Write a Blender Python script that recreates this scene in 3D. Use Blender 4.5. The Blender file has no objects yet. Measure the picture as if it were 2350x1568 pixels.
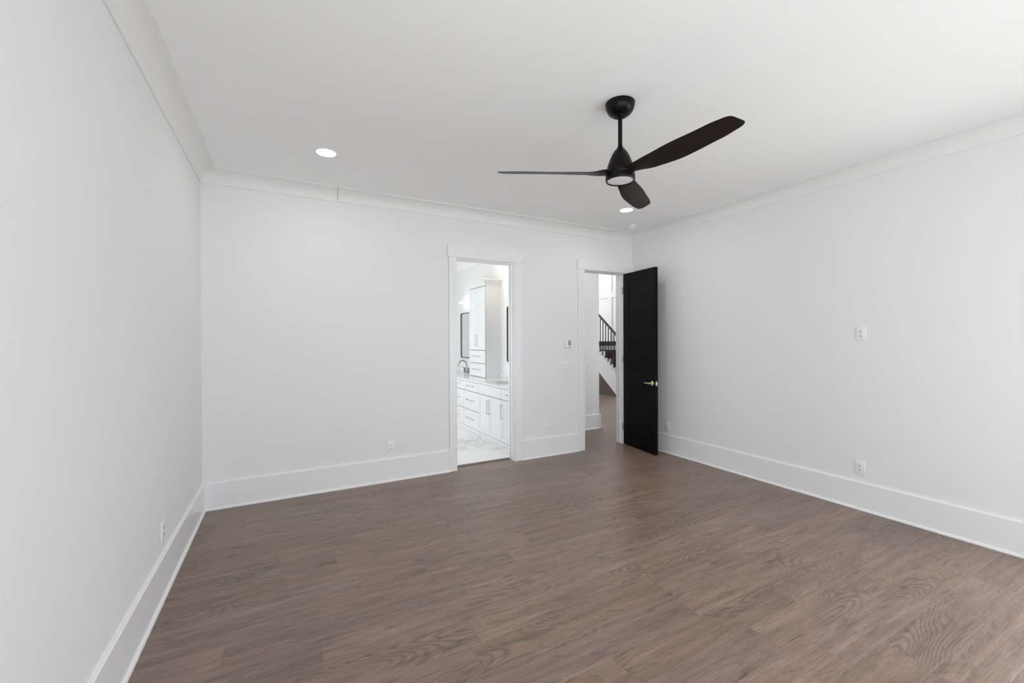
import bpy, bmesh, math, random
from mathutils import Vector, Matrix
random.seed(7)
SC = bpy.context.scene
COL = SC.collection
PI = math.pi

# ------------------------------------------------------------------ camera
CAM_H = 1.5
F_PX, YAW, PITCH, ROLL = 967.36, 0.4945, -0.0051, -0.0039
cd = bpy.data.cameras.new('camera')
cd.sensor_width = 36.0
cd.lens = F_PX / 2350.0 * 36.0
cd.clip_start = 0.02
cam = bpy.data.objects.new('camera', cd)
COL.objects.link(cam)
fw = Vector((math.sin(YAW)*math.cos(PITCH), math.cos(YAW)*math.cos(PITCH), math.sin(PITCH)))
r0 = Vector((math.cos(YAW), -math.sin(YAW), 0))
u0 = r0.cross(fw)
rt = r0*math.cos(ROLL) + u0*math.sin(ROLL)
up = -r0*math.sin(ROLL) + u0*math.cos(ROLL)
cam.matrix_world = Matrix(((rt.x, up.x, -fw.x, 0), (rt.y, up.y, -fw.y, 0), (rt.z, up.z, -fw.z, CAM_H), (0, 0, 0, 1)))
SC.camera = cam

# ------------------------------------------------------------------ exposure, world
SC.view_settings.view_transform = 'Standard'
SC.view_settings.look = 'None'
SC.view_settings.gamma = 1.0
SC.view_settings.use_curve_mapping = False
SC.view_settings.exposure = 0.0
SC.cycles.max_bounces = 14
SC.cycles.diffuse_bounces = 10
SC.cycles.glossy_bounces = 5
SC.cycles.transparent_max_bounces = 12
SC.cycles.sample_clamp_indirect = 6.0
SC.cycles.caustics_reflective = False
SC.cycles.caustics_refractive = False

W = bpy.data.worlds.new('world')
SC.world = W
W.use_nodes = True
wn = W.node_tree
wn.nodes.clear()
wo = wn.nodes.new('ShaderNodeOutputWorld')
wb = wn.nodes.new('ShaderNodeBackground')
wr = wn.nodes.new('ShaderNodeValToRGB')
ws = wn.nodes.new('ShaderNodeSeparateXYZ')
wt = wn.nodes.new('ShaderNodeTexCoord')
wm = wn.nodes.new('ShaderNodeMapRange')
wn.links.new(wt.outputs['Generated'], ws.inputs[0])
wn.links.new(ws.outputs['Z'], wm.inputs['Value'])
wm.inputs['From Min'].default_value = -1
wm.inputs['From Max'].default_value = 1
wn.links.new(wm.outputs[0], wr.inputs[0])
cr = wr.color_ramp
cr.elements[0].position = 0.44; cr.elements[0].color = (1.0, 1.035, 1.055, 1)      # pale paving and lawn
cr.elements[1].position = 0.56; cr.elements[1].color = (0.895, 0.94, 1.0, 1)        # overcast sky
wn.links.new(wr.outputs[0], wb.inputs[0])
WORLD_STRENGTH = 5.95
wb.inputs[1].default_value = WORLD_STRENGTH
wn.links.new(wb.outputs[0], wo.inputs[0])

def portal(name, loc, direction, sx, sy):
    l = bpy.data.lights.new(name, 'AREA')
    l.shape = 'RECTANGLE'; l.size = sx; l.size_y = sy
    l.cycles.is_portal = True
    o = bpy.data.objects.new(name, l); COL.objects.link(o)
    o.location = loc
    o.rotation_euler = Vector(direction).to_track_quat('-Z', 'Z').to_euler()
    return o

# ------------------------------------------------------------------ room figures (metres)
XL, XR, YB, YR = -0.645, 4.424, 4.549, -0.95
HC, ZC = 3.005, 2.884
WT = 0.14
BATH_R = 3.30            # bathroom wall that carries the mirrors
BATH_L, BATH_Y = 0.40, 9.6
BATH_H = 2.93
HALL_Y = 5.54
HALL_X1 = 4.647
HALL_R = 8.5
HALL_END = 12.5
HALL_H = 5.2
REAR_WINDOWS = [(-0.15, 0.80), (1.45, 2.40), (3.00, 3.95)]
RW_Z = (0.10, 2.40)
for (a, b) in REAR_WINDOWS:
    portal('daylight_portal', ((a+b)/2, YR-0.02, sum(RW_Z)/2), (0, 1, 0), b-a, RW_Z[1]-RW_Z[0])
WIN_L, WIN_R = (-0.80, 0.20), (-0.85, 0.78)
portal('daylight_portal', (XL-0.02, sum(WIN_L)/2, sum(RW_Z)/2), (1, 0, 0), WIN_L[1]-WIN_L[0], RW_Z[1]-RW_Z[0])
portal('daylight_portal', (XR+0.02, sum(WIN_R)/2, sum(RW_Z)/2), (-1, 0, 0), WIN_R[1]-WIN_R[0], RW_Z[1]-RW_Z[0])
ADDED_BATH_WIN = [(5.40, 6.5), (7.2, 8.3)]  # unseen windows, added to let daylight into the bathroom
for (a, b) in ADDED_BATH_WIN:
    portal('daylight_portal', (BATH_L-0.02, (a+b)/2, 1.425), (1, 0, 0), b-a, 1.75)
portal('daylight_portal', (6.3, YB-0.02, 1.65), (0, 1, 0), 1.4, 1.7)  # portal of the unseen window added to light the hall
ADDED_HALL_WIN = [(5.1, 6.3), (6.7, 7.9)]  # unseen end-wall windows, added to light the hall
for (a, b) in ADDED_HALL_WIN:
    portal('daylight_portal', ((a+b)/2, HALL_END+0.02, 2.5), (0, -1, 0), b-a, 3.6)

# ------------------------------------------------------------------ materials
def principled(name, base, rough=0.5, metal=0.0, spec=0.5, coat=0.0):
    m = bpy.data.materials.new(name); m.use_nodes = True
    b = m.node_tree.nodes['Principled BSDF']
    b.inputs['Base Color'].default_value = (*base, 1)
    b.inputs['Roughness'].default_value = rough
    b.inputs['Metallic'].default_value = metal
    b.inputs['Specular IOR Level'].default_value = spec
    b.inputs['Coat Weight'].default_value = coat
    return m

def paint(name, base, rough, spec=0.5, scale=220.0, bump=0.03, var=0.01):
    """painted surface: a very fine roller texture in bump and a slight tone variation"""
    m = principled(name, base, rough, spec=spec)
    nt = m.node_tree; b = nt.nodes['Principled BSDF']
    tc = nt.nodes.new('ShaderNodeTexCoord')
    n = nt.nodes.new('ShaderNodeTexNoise'); n.inputs['Scale'].default_value = scale; n.inputs['Detail'].default_value = 2
    nt.links.new(tc.outputs['Object'], n.inputs['Vector'])
    bp = nt.nodes.new('ShaderNodeBump'); bp.inputs['Strength'].default_value = bump; bp.inputs['Distance'].default_value = 0.002
    nt.links.new(n.outputs['Fac'], bp.inputs['Height']); nt.links.new(bp.outputs[0], b.inputs['Normal'])
    n2 = nt.nodes.new('ShaderNodeTexNoise'); n2.inputs['Scale'].default_value = 1.3
    nt.links.new(tc.outputs['Object'], n2.inputs['Vector'])
    r = nt.nodes.new('ShaderNodeValToRGB')
    r.color_ramp.elements[0].color = (*[c*(1-var) for c in base], 1)
    r.color_ramp.elements[1].color = (*[min(1, c*(1+var)) for c in base], 1)
    nt.links.new(n2.outputs['Fac'], r.inputs[0]); nt.links.new(r.outputs[0], b.inputs['Base Color'])
    return m

def emit(name, color, strength):
    m = bpy.data.materials.new(name); m.use_nodes = True
    nt = m.node_tree; nt.nodes.clear()
    o = nt.nodes.new('ShaderNodeOutputMaterial'); e = nt.nodes.new('ShaderNodeEmission')
    e.inputs[0].default_value = (*color, 1); e.inputs[1].default_value = strength
    nt.links.new(e.outputs[0], o.inputs[0]); return m

def glass_pane(name):
    m = bpy.data.materials.new(name); m.use_nodes = True
    nt = m.node_tree; nt.nodes.clear()
    o = nt.nodes.new('ShaderNodeOutputMaterial'); mix = nt.nodes.new('ShaderNodeMixShader')
    t = nt.nodes.new('ShaderNodeBsdfTransparent'); g = nt.nodes.new('ShaderNodeBsdfGlossy'); f = nt.nodes.new('ShaderNodeLayerWeight')
    g.inputs['Roughness'].default_value = 0.02; f.inputs[0].default_value = 0.5
    t.inputs[0].default_value = (0.97, 0.98, 0.975, 1)
    B = NB(nt); nt.links.new(B.m('ADD', B.m('MULTIPLY', B.m('POWER', f.outputs['Facing'], 5.0), 0.8), 0.03), mix.inputs[0]); nt.links.new(t.outputs[0], mix.inputs[1]); nt.links.new(g.outputs[0], mix.inputs[2])
    nt.links.new(mix.outputs[0], o.inputs[0]); return m

class NB:
    """small node-graph builder for math-heavy materials"""
    def __init__(s, nt): s.nt = nt
    def m(s, op, a, b=None, c=None):
        n = s.nt.nodes.new('ShaderNodeMath'); n.operation = op
        for i, v in enumerate((a, b, c)):
            if v is None: continue
            if isinstance(v, (int, float)): n.inputs[i].default_value = v
            else: s.nt.links.new(v, n.inputs[i])
        return n.outputs[0]
    def xyz(s, x, y, z=0.0):
        n = s.nt.nodes.new('ShaderNodeCombineXYZ')
        for i, v in enumerate((x, y, z)):
            if isinstance(v, (int, float)): n.inputs[i].default_value = v
            else: s.nt.links.new(v, n.inputs[i])
        return n.outputs[0]
    def noise(s, vec, scale, detail=3, rough=0.5, dist=0.0):
        n = s.nt.nodes.new('ShaderNodeTexNoise'); s.nt.links.new(vec, n.inputs['Vector'])
        n.inputs['Scale'].default_value = scale; n.inputs['Detail'].default_value = detail
        n.inputs['Roughness'].default_value = rough; n.inputs['Distortion'].default_value = dist
        return n.outputs['Fac']
    def white(s, vec):
        n = s.nt.nodes.new('ShaderNodeTexWhiteNoise'); s.nt.links.new(vec, n.inputs['Vector'])
        return n.outputs['Value']
    def ramp(s, fac, stops):
        n = s.nt.nodes.new('ShaderNodeValToRGB'); s.nt.links.new(fac, n.inputs[0])
        e = n.color_ramp.elements
        while len(e) < len(stops): e.new(0.5)
        for el, (p, c) in zip(e, stops):
            el.position = p; el.color = (*c, 1) if len(c) == 3 else c
        return n.outputs[0]
    def mix(s, fac, a, b, mode='MIX'):
        n = s.nt.nodes.new('ShaderNodeMix'); n.data_type = 'RGBA'; n.blend_type = mode
        for sock, v in ((n.inputs['Factor'], fac), (n.inputs[6], a), (n.inputs[7], b)):
            if isinstance(v, (int, float)): sock.default_value = v
            elif isinstance(v, tuple): sock.default_value = (*v, 1)
            else: s.nt.links.new(v, sock)
        return n.outputs[2]
    def mapr(s, v, a, b, c=0.0, d=1.0):
        n = s.nt.nodes.new('ShaderNodeMapRange'); s.nt.links.new(v, n.inputs['Value'])
        n.inputs['From Min'].default_value = a; n.inputs['From Max'].default_value = b
        n.inputs['To Min'].default_value = c; n.inputs['To Max'].default_value = d
        return n.outputs[0]

def plank_material(name, dark=1.0):
    m = principled(name, (0.14, 0.11, 0.09), 0.42)
    nt = m.node_tree; b = nt.nodes['Principled BSDF']; B = NB(nt)
    tc = nt.nodes.new('ShaderNodeTexCoord'); sp = nt.nodes.new('ShaderNodeSeparateXYZ')
    nt.links.new(tc.outputs['Object'], sp.inputs[0])
    x, y = sp.outputs['X'], sp.outputs['Y']
    PW, PL = 0.1895, 1.21
    yr = B.m('DIVIDE', B.m('SUBTRACT', y, 0.20), PW)
    row = B.m('FLOOR', yr)
    yf = B.m('FRACT', yr)
    rr = B.white(B.xyz(row, 3.7, 1.1))
    xr = B.m('ADD', B.m('DIVIDE', x, PL), B.m('MULTIPLY', rr, 7.31))
    pl = B.m('FLOOR', xr)
    xf = B.m('FRACT', xr)
    rnd = B.white(B.xyz(row, pl, 0.5))
    rnd2 = B.white(B.xyz(pl, row, 9.5))
    # coordinates local to one plank, shifted by its own random numbers
    ox = B.m('ADD', x, B.m('MULTIPLY', rnd, 37.0))
    oy = B.m('ADD', y, B.m('MULTIPLY', rnd2, 53.0))
    # long soft streaks
    streak = B.noise(B.xyz(B.m('MULTIPLY', ox, 1.9), B.m('MULTIPLY', oy, 22.0)), 1.0, 6, 0.68, 0.5)
    # cathedral rings: contour lines of a stretched noise field
    field = B.noise(B.xyz(B.m('MULTIPLY', ox, 1.05), B.m('MULTIPLY', oy, 5.2)), 1.0, 0.6, 0.35, 0.10)
    rings = B.m('FRACT', B.m('MULTIPLY', field, 30.0))
    rings = B.m('ABSOLUTE', B.m('SUBTRACT', rings, 0.5))         # 0 .. .5
    ringline = B.mapr(rings, 0.0, 0.32, 1.0, 0.0)
    rmask = B.mapr(B.noise(B.xyz(B.m('MULTIPLY', ox, 1.1), B.m('MULTIPLY', oy, 3.0), 4.0), 1.0, 1, 0.5), 0.50, 0.64)
    ringamt = B.m('MULTIPLY', ringline, rmask)
    # fine pores
    pores = B.noise(B.xyz(B.m('MULTIPLY', ox, 14.0), B.m('MULTIPLY', oy, 260.0)), 1.0, 3, 0.65)
    pores2 = B.noise(B.xyz(B.m('MULTIPLY', ox, 45.0), B.m('MULTIPLY', oy, 420.0)), 1.0, 2, 0.6)
    fiber = B.noise(B.xyz(B.m('MULTIPLY', ox, 5.0), B.m('MULTIPLY', oy, 120.0), 3.0), 1.0, 4, 0.7, 0.15)
    # dark mineral patches and knots
    patch = B.noise(B.xyz(B.m('MULTIPLY', ox, 4.2), B.m('MULTIPLY', oy, 19.0), 8.0), 1.0, 4, 0.65, 1.2)
    patchm = B.mapr(patch, 0.58, 0.74)
    crack = B.noise(B.xyz(B.m('MULTIPLY', ox, 17.0), B.m('MULTIPLY', oy, 9.0), 2.0), 1.0, 2, 0.6, 1.2)
    crackm = B.mapr(crack, 0.71, 0.80)
    vor = nt.nodes.new('ShaderNodeTexVoronoi'); vor.inputs['Scale'].default_value = 1.0
    nt.links.new(B.xyz(B.m('MULTIPLY', ox, 2.3), B.m('MULTIPLY', oy, 5.2)), vor.inputs['Vector'])
    knot = B.mapr(vor.outputs['Distance'], 0.03, 0.13, 1.0, 0.0)
    D = dark
    c_a = (0.345*D, 0.243*D, 0.187*D); c_b = (0.146*D, 0.098*D, 0.072*D)
    col = B.ramp(streak, [(0.28, c_b), (0.72, c_a)])
    # each plank its own tone
    tone = B.ramp(rnd, [(0.0, (0.90, 0.89, 0.89)), (0.5, (1.0, 0.985, 0.97)), (1.0, (1.09, 1.09, 1.10))])
    col = B.mix(1.0, col, tone, 'MULTIPLY')
    hue = B.ramp(rnd2, [(0.0, (1.03, 0.985, 0.93)), (1.0, (1.0, 0.99, 1.05))])
    col = B.mix(1.0, col, hue, 'MULTIPLY')
    col = B.mix(B.m('MULTIPLY', ringamt, 0.62), col, (0.075*D, 0.054*D, 0.044*D))
    col = B.mix(B.m('MULTIPLY', B.mapr(fiber, 0.50, 0.72), 0.42), col, (0.080*D, 0.058*D, 0.046*D))
    col = B.mix(B.m('MULTIPLY', B.mapr(fiber, 0.50, 0.28), 0.30), col, (0.33*D, 0.265*D, 0.225*D))
    col = B.mix(B.m('MULTIPLY', B.mapr(pores, 0.42, 0.75), 0.50), col, (0.075*D, 0.055*D, 0.045*D))
    col = B.mix(B.m('MULTIPLY', B.mapr(pores2, 0.5, 0.8), 0.22), col, (0.27*D, 0.23*D, 0.20*D))
    col = B.mix(B.m('MULTIPLY', patchm, 0.75), col, (0.062*D, 0.046*D, 0.038*D))
    col = B.mix(B.m('MULTIPLY', crackm, 0.45), col, (0.055*D, 0.042*D, 0.036*D))
    col = B.mix(B.m('MULTIPLY', knot, 0.55), col, (0.055*D, 0.040*D, 0.033*D))
    # joints: thin pale bevel on the long sides, fine dark butt joints
    ey = B.m('MULTIPLY', B.m('MINIMUM', yf, B.m('SUBTRACT', 1.0, yf)), PW)
    ex = B.m('MULTIPLY', B.m('MINIMUM', xf, B.m('SUBTRACT', 1.0, xf)), PL)
    jy = B.mapr(ey, 0.0008, 0.0021, 1.0, 0.0)
    jx = B.mapr(ex, 0.0006, 0.0016, 1.0, 0.0)
    col = B.mix(B.m('MULTIPLY', jy, 0.60), col, (0.26*D, 0.22*D, 0.19*D))
    col = B.mix(B.m('MULTIPLY', jx, 0.35), col, (0.05*D, 0.04*D, 0.035*D))
    nt.links.new(col, b.inputs['Base Color'])
    rgh = B.mapr(streak, 0.2, 0.8, 0.33, 0.41)
    nt.links.new(rgh, b.inputs['Roughness'])
    h = B.m('SUBTRACT', B.m('MULTIPLY', pores, 0.35), B.m('ADD', jy, jx))
    bp = nt.nodes.new('ShaderNodeBump'); bp.inputs['Strength'].default_value = 0.18; bp.inputs['Distance'].default_value = 0.0015
    nt.links.new(h, bp.inputs['Height']); nt.links.new(bp.outputs[0], b.inputs['Normal'])
    b.inputs['Specular IOR Level'].default_value = 0.5
    return m

def marble_material(name, base, vein, scale=1.0, rough=0.15, tile=None, amt=0.7):
    m = principled(name, base, rough)
    nt = m.node_tree; b = nt.nodes['Principled BSDF']; B = NB(nt)
    tc = nt.nodes.new('ShaderNodeTexCoord'); sp = nt.nodes.new('ShaderNodeSeparateXYZ')
    nt.links.new(tc.outputs['Object'], sp.inputs[0])
    x, y, z = sp.outputs
    v = B.xyz(B.m('MULTIPLY', x, scale), B.m('MULTIPLY', y, scale*0.7), B.m('MULTIPLY', z, scale))
    n = B.noise(v, 1.6, 5, 0.55, 0.9)
    line = B.mapr(B.m('ABSOLUTE', B.m('SUBTRACT', n, 0.5)), 0.0, 0.035, 1.0, 0.0)
    soft = B.mapr(B.m('ABSOLUTE', B.m('SUBTRACT', n, 0.5)), 0.0, 0.12, 1.0, 0.0)
    mask = B.mapr(B.noise(v, 0.9, 1), 0.42, 0.62)
    f = B.m('MULTIPLY', mask, B.m('ADD', B.m('MULTIPLY', line, amt*0.7), B.m('MULTIPLY', soft, amt*0.45)))
    col = B.mix(f, base, vein)
    if tile:
        tx, ty, off = tile
        for c, t in ((x, tx), (y, ty)):
            fr = B.m('FRACT', B.m('DIVIDE', B.m('ADD', c, off), t))
            e = B.m('MULTIPLY', B.m('MINIMUM', fr, B.m('SUBTRACT', 1.0, fr)), t)
            j = B.mapr(e, 0.001, 0.0025, 1.0, 0.0)
            col = B.mix(B.m('MULTIPLY', j, 0.45), col, (0.45, 0.43, 0.41))
    nt.links.new(col, b.inputs['Base Color'])
    return m

def stained_wood(name, a, c, rough=0.35, axis='Y'):
    m = principled(name, a, rough)
    nt = m.node_tree; b = nt.nodes['Principled BSDF']; B = NB(nt)
    tc = nt.nodes.new('ShaderNodeTexCoord'); sp = nt.nodes.new('ShaderNodeSeparateXYZ')
    nt.links.new(tc.outputs['Object'], sp.inputs[0])
    x, y, z = sp.outputs
    k = {'X': (3, 60, 60), 'Y': (60, 3, 60), 'Z': (60, 60, 3)}[axis]
    n = B.noise(B.xyz(B.m('MULTIPLY', x, k[0]), B.m('MULTIPLY', y, k[1]), B.m('MULTIPLY', z, k[2])), 1.0, 3, 0.6, 0.3)
    nt.links.new(B.ramp(n, [(0.3, a), (0.7, c)]), b.inputs['Base Color'])
    return m

def brushed(name, base, rough):
    m = principled(name, base, rough, metal=1.0)
    nt = m.node_tree; b = nt.nodes['Principled BSDF']; B = NB(nt)
    tc = nt.nodes.new('ShaderNodeTexCoord')
    n = B.noise(tc.outputs['Object'], 180, 2)
    nt.links.new(B.mapr(n, 0.3, 0.7, rough*0.85, rough*1.15), b.inputs['Roughness'])
    return m

M = {}
M['wall'] = paint('white_wall_paint', (0.80, 0.80, 0.803), 0.75, spec=0.25)
M['ceiling'] = paint('white_ceiling_paint', (0.905, 0.912, 0.916), 0.85, spec=0.2)
M['trim'] = paint('white_trim_enamel', (0.835, 0.837, 0.845), 0.28, spec=0.5, bump=0.0)
M['crown'] = paint('white_crown_enamel', (0.81, 0.81, 0.81), 0.45, spec=0.35, bump=0.0)
M['floor'] = plank_material('taupe_wood_planks')
M['floor_strip'] = stained_wood('dark_threshold_wood', (0.10, 0.072, 0.055), (0.14, 0.10, 0.08), 0.4, 'X')
M['tile'] = marble_material('marble_floor_tile', (0.80, 0.785, 0.77), (0.40, 0.38, 0.39), 1.3, 0.12, tile=(0.61, 1.22, 0.30), amt=0.62)
M['counter'] = marble_material('white_quartz', (0.82, 0.82, 0.82), (0.5, 0.5, 0.51), 2.5, 0.1, amt=0.4)
M['cabinet'] = paint('white_cabinet_lacquer', (0.78, 0.785, 0.79), 0.35, bump=0.0)
M['gap'] = principled('painted_gap_shade', (0.22, 0.215, 0.20), 0.8)  # dark tone that paints shade into the cabinet gaps
M['porcelain'] = principled('white_porcelain', (0.85, 0.85, 0.86), 0.12)
M['nickel'] = brushed('brushed_nickel', (0.56, 0.54, 0.51), 0.3)
M['steel'] = brushed('dark_polished_steel', (0.33, 0.32, 0.31), 0.22)
M['pewter'] = brushed('dark_mirror_frame_metal', (0.14, 0.13, 0.12), 0.35)
M['brass'] = brushed('satin_brass', (0.86, 0.73, 0.48), 0.25)
M['mirror'] = principled('mirror_silver', (0.92, 0.93, 0.93), 0.01, metal=1.0)
M['black_door'] = paint('black_door_enamel', (0.0042, 0.0038, 0.0043), 0.34, spec=0.11, bump=0.0)
M['plastic'] = paint('white_device_plastic', (0.825, 0.825, 0.837), 0.3, bump=0.0)
M['slot'] = principled('dark_slot', (0.05, 0.05, 0.055), 0.6)
M['screen'] = principled('grey_lcd_screen', (0.36, 0.38, 0.39), 0.25)
M['bronze'] = paint('oil_rubbed_bronze', (0.0055, 0.0040, 0.0036), 0.28, spec=0.16, bump=0.0, var=0.1)
M['blade'] = stained_wood('dark_brown_blade', (0.0100, 0.0062, 0.0050), (0.0150, 0.0094, 0.0076), 0.42, 'X')
M['blade'].node_tree.nodes['Principled BSDF'].inputs['Specular IOR Level'].default_value = 0.28
M['fanlens'] = principled('frosted_fan_lens', (0.80, 0.79, 0.86), 0.35)
M['mahogany'] = stained_wood('reddish_brown_stair_wood', (0.042, 0.020, 0.018), (0.066, 0.033, 0.029), 0.35, 'Y')
M['iron'] = principled('black_iron', (0.014, 0.007, 0.0065), 0.4, spec=0.3)
M['taupe'] = paint('under_stair_shade_taupe', (0.10, 0.085, 0.078), 0.6)  # taupe with the shade under the stairs put into it
M['lamp'] = emit('downlight_lens', (1.0, 0.985, 0.96), 62.0)
M['warm_lamp'] = emit('warm_downlight_lens', (1.0, 0.78, 0.52), 60.0)
M['sconce'] = emit('warm_opal_glass', (1.0, 0.88, 0.70), 4.0)
M['glass'] = glass_pane('window_glass')

# ------------------------------------------------------------------ mesh helpers
def bm_box(bm, x0, x1, y0, y1, z0, z1, bev=0.0, seg=2):
    t = bmesh.new()
    vs = [t.verts.new((x, y, z)) for x in (x0, x1) for y in (y0, y1) for z in (z0, z1)]
    for f in ((0, 1, 3, 2), (4, 6, 7, 5), (0, 4, 5, 1), (2, 3, 7, 6), (0, 2, 6, 4), (1, 5, 7, 3)):
        t.faces.new([vs[i] for i in f])
    bmesh.ops.recalc_face_normals(t, faces=t.faces)
    if bev > 0:
        bmesh.ops.bevel(t, geom=list(t.edges), offset=bev, segments=seg, affect='EDGES', profile=0.5)
    merge(bm, t)

def merge(bm, t, mat=None):
    if mat is not None: bmesh.ops.transform(t, matrix=mat, verts=t.verts)
    me = bpy.data.meshes.new('tmp'); t.to_mesh(me); t.free()
    bm.from_mesh(me); bpy.data.meshes.remove(me)

def bm_tube(bm, pts, rad, n=16, cap=True):
    """tube through points; rad a number or a list"""
    pts = [Vector(p) for p in pts]
    if not isinstance(rad, (list, tuple)): rad = [rad]*len(pts)
    t = bmesh.new(); rings = []
    d0 = (pts[1]-pts[0]).normalized()
    ref = Vector((0, 0, 1)) if abs(d0.z) < 0.9 else Vector((1, 0, 0))
    u = d0.cross(ref).normalized()
    for i, p in enumerate(pts):
        if i == 0: d = pts[1]-pts[0]
        elif i == len(pts)-1: d = pts[-1]-pts[-2]
        else: d = (pts[i+1]-pts[i]).normalized() + (pts[i]-pts[i-1]).normalized()
        d.normalize(); u = (u - d*u.dot(d)).normalized(); v = d.cross(u)
        rings.append([t.verts.new(p + (u*math.cos(2*PI*k/n) + v*math.sin(2*PI*k/n))*rad[i]) for k in range(n)])
    for a, b in zip(rings, rings[1:]):
        for k in range(n): t.faces.new((a[k], a[(k+1) % n], b[(k+1) % n], b[k]))
    if cap:
        t.faces.new(rings[0][::-1]); t.faces.new(rings[-1])
    bmesh.ops.recalc_face_normals(t, faces=t.faces)
    merge(bm, t)

def bm_lathe(bm, prof, n=48, mat=None):
    """profile [(r, z)] turned about Z"""
    t = bmesh.new(); rings = []
    for r, z in prof:
        if r < 1e-5: rings.append([t.verts.new((0, 0, z))])
        else: rings.append([t.verts.new((r*math.cos(2*PI*k/n), r*math.sin(2*PI*k/n), z)) for k in range(n)])
    for a, b in zip(rings, rings[1:]):
        for k in range(n):
            q = [a[k % len(a)], a[(k+1) % len(a)], b[(k+1) % len(b)], b[k % len(b)]]
            q2 = []
            for v in q:
                if v not in q2: q2.append(v)
            if len(q2) > 2: t.faces.new(q2)
    bmesh.ops.recalc_face_normals(t, faces=t.faces)
    merge(bm, t, mat)

def bm_prism(bm, poly, x0, x1, axis='X', mat=None, bev=0.0):
    """extrude a 2-D polygon along an axis: 'X' -> poly in (y,z), 'Y' -> (x,z), 'Z' -> (x,y)"""
    t = bmesh.new()
    def P(a, b, c): return {'X': (c, a, b), 'Y': (a, c, b), 'Z': (a, b, c)}[axis]
    A = [t.verts.new(P(a, b, x0)) for a, b in poly]; Bv = [t.verts.new(P(a, b, x1)) for a, b in poly]
    n = len(poly)
    for i in range(n): t.faces.new((A[i], A[(i+1) % n], Bv[(i+1) % n], Bv[i]))
    t.faces.new(A[::-1]); t.faces.new(Bv)
    bmesh.ops.recalc_face_normals(t, faces=t.faces)
    if bev > 0: bmesh.ops.bevel(t, geom=list(t.edges), offset=bev, segments=2, affect='EDGES', profile=0.5)
    merge(bm, t, mat)

def obj(name, bm, mat, parent=None, smooth=False, loc=None):
    me = bpy.data.meshes.new(name)
    if smooth:
        for f in bm.faces: f.smooth = True
    bm.to_mesh(me); bm.free()
    me.materials.append(M[mat] if isinstance(mat, str) else mat)
    if smooth:
        try: me.set_sharp_from_angle(angle=math.radians(38))
        except Exception: pass
    o = bpy.data.objects.new(name, me); COL.objects.link(o)
    if parent: o.parent = parent
    return o

def thing(name, label, cat, loc=(0, 0, 0), rotz=0.0, group=None):
    o = bpy.data.objects.new(name, None); COL.objects.link(o)
    o.location = loc; o.rotation_euler = (0, 0, rotz)
    o['label'] = label; o['category'] = cat
    if group: o['group'] = group
    return o

def struct(name, bm, mat, parent=None, smooth=False, label=None):
    o = obj(name, bm, mat, parent, smooth)
    if parent is None: o['kind'] = 'structure'
    if label: o['label'] = label
    return o

def bxo(name, mat, parent, *a, bev=0.0, smooth=False):
    bm = bmesh.new(); bm_box(bm, *a, bev=bev); return obj(name, bm, mat, parent, smooth=smooth)

def wall_rects(u0, u1, z0, z1, holes):
    """split a wall rectangle into boxes round its holes (u0,u1,z0,z1)"""
    us = sorted({u0, u1, *[h[0] for h in holes], *[h[1] for h in holes]})
    out = []
    for a, b in zip(us, us[1:]):
        hs = sorted([(h[2], h[3]) for h in holes if h[0] <= a+1e-6 and h[1] >= b-1e-6])
        z = z0
        for c, d in hs:
            if c > z+1e-6: out.append((a, b, z, c))
            z = d
        if z < z1-1e-6: out.append((a, b, z, z1))
    return out

def wall(name, axis, pos, thick, u0, u1, z0, z1, holes=(), mat='wall'):
    bm = bmesh.new()
    for a, b, c, d in wall_rects(u0, u1, z0, z1, list(holes)):
        if axis == 'Y': bm_box(bm, a, b, pos, pos+thick, c, d)
        else: bm_box(bm, pos, pos+thick, a, b, c, d)
    bmesh.ops.remove_doubles(bm, verts=bm.verts, dist=1e-5)
    return struct(name, bm, mat)

# ------------------------------------------------------------------ shell of the bedroom
OX0, OX1, OZ = 1.725, 2.490, 2.441        # bathroom doorway
PX0, PX1, PZ = 3.556, 4.262, 2.435        # hall doorway
wall('wall_back', 'Y', YB, WT, XL-0.15, HALL_R+0.15, 0, HC+0.02, [(OX0, OX1, 0, OZ), (PX0, PX1, 0, PZ), (5.6, 7.0, 0.8, 2.5)])
wall('wall_left', 'X', XL-0.15, 0.15, YR-0.15, YB, 0, HC+0.02, [(*WIN_L, *RW_Z)])
wall('wall_right', 'X', XR, 0.15, YR-0.15, YB, 0, HC+0.02, [(*WIN_R, *RW_Z)])
wall('wall_rear', 'Y', YR-0.15, 0.15, XL, XR, 0, HC+0.02, [(a, b, *RW_Z) for a, b in REAR_WINDOWS])
bm = bmesh.new(); bm_box(bm, XL-0.15, HALL_R+0.15, YR-0.15, 4.665, -0.12, 0)
bm_box(bm, 3.42, HALL_R+0.15, 4.665, HALL_END+0.15, -0.12, 0)
struct('floor', bm, 'floor')
bm = bmesh.new(); bm_box(bm, XL-0.15, XR+0.15, YR-0.15, YB+0.02, HC, HC+0.1)
struct('ceiling', bm, 'ceiling')

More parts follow.
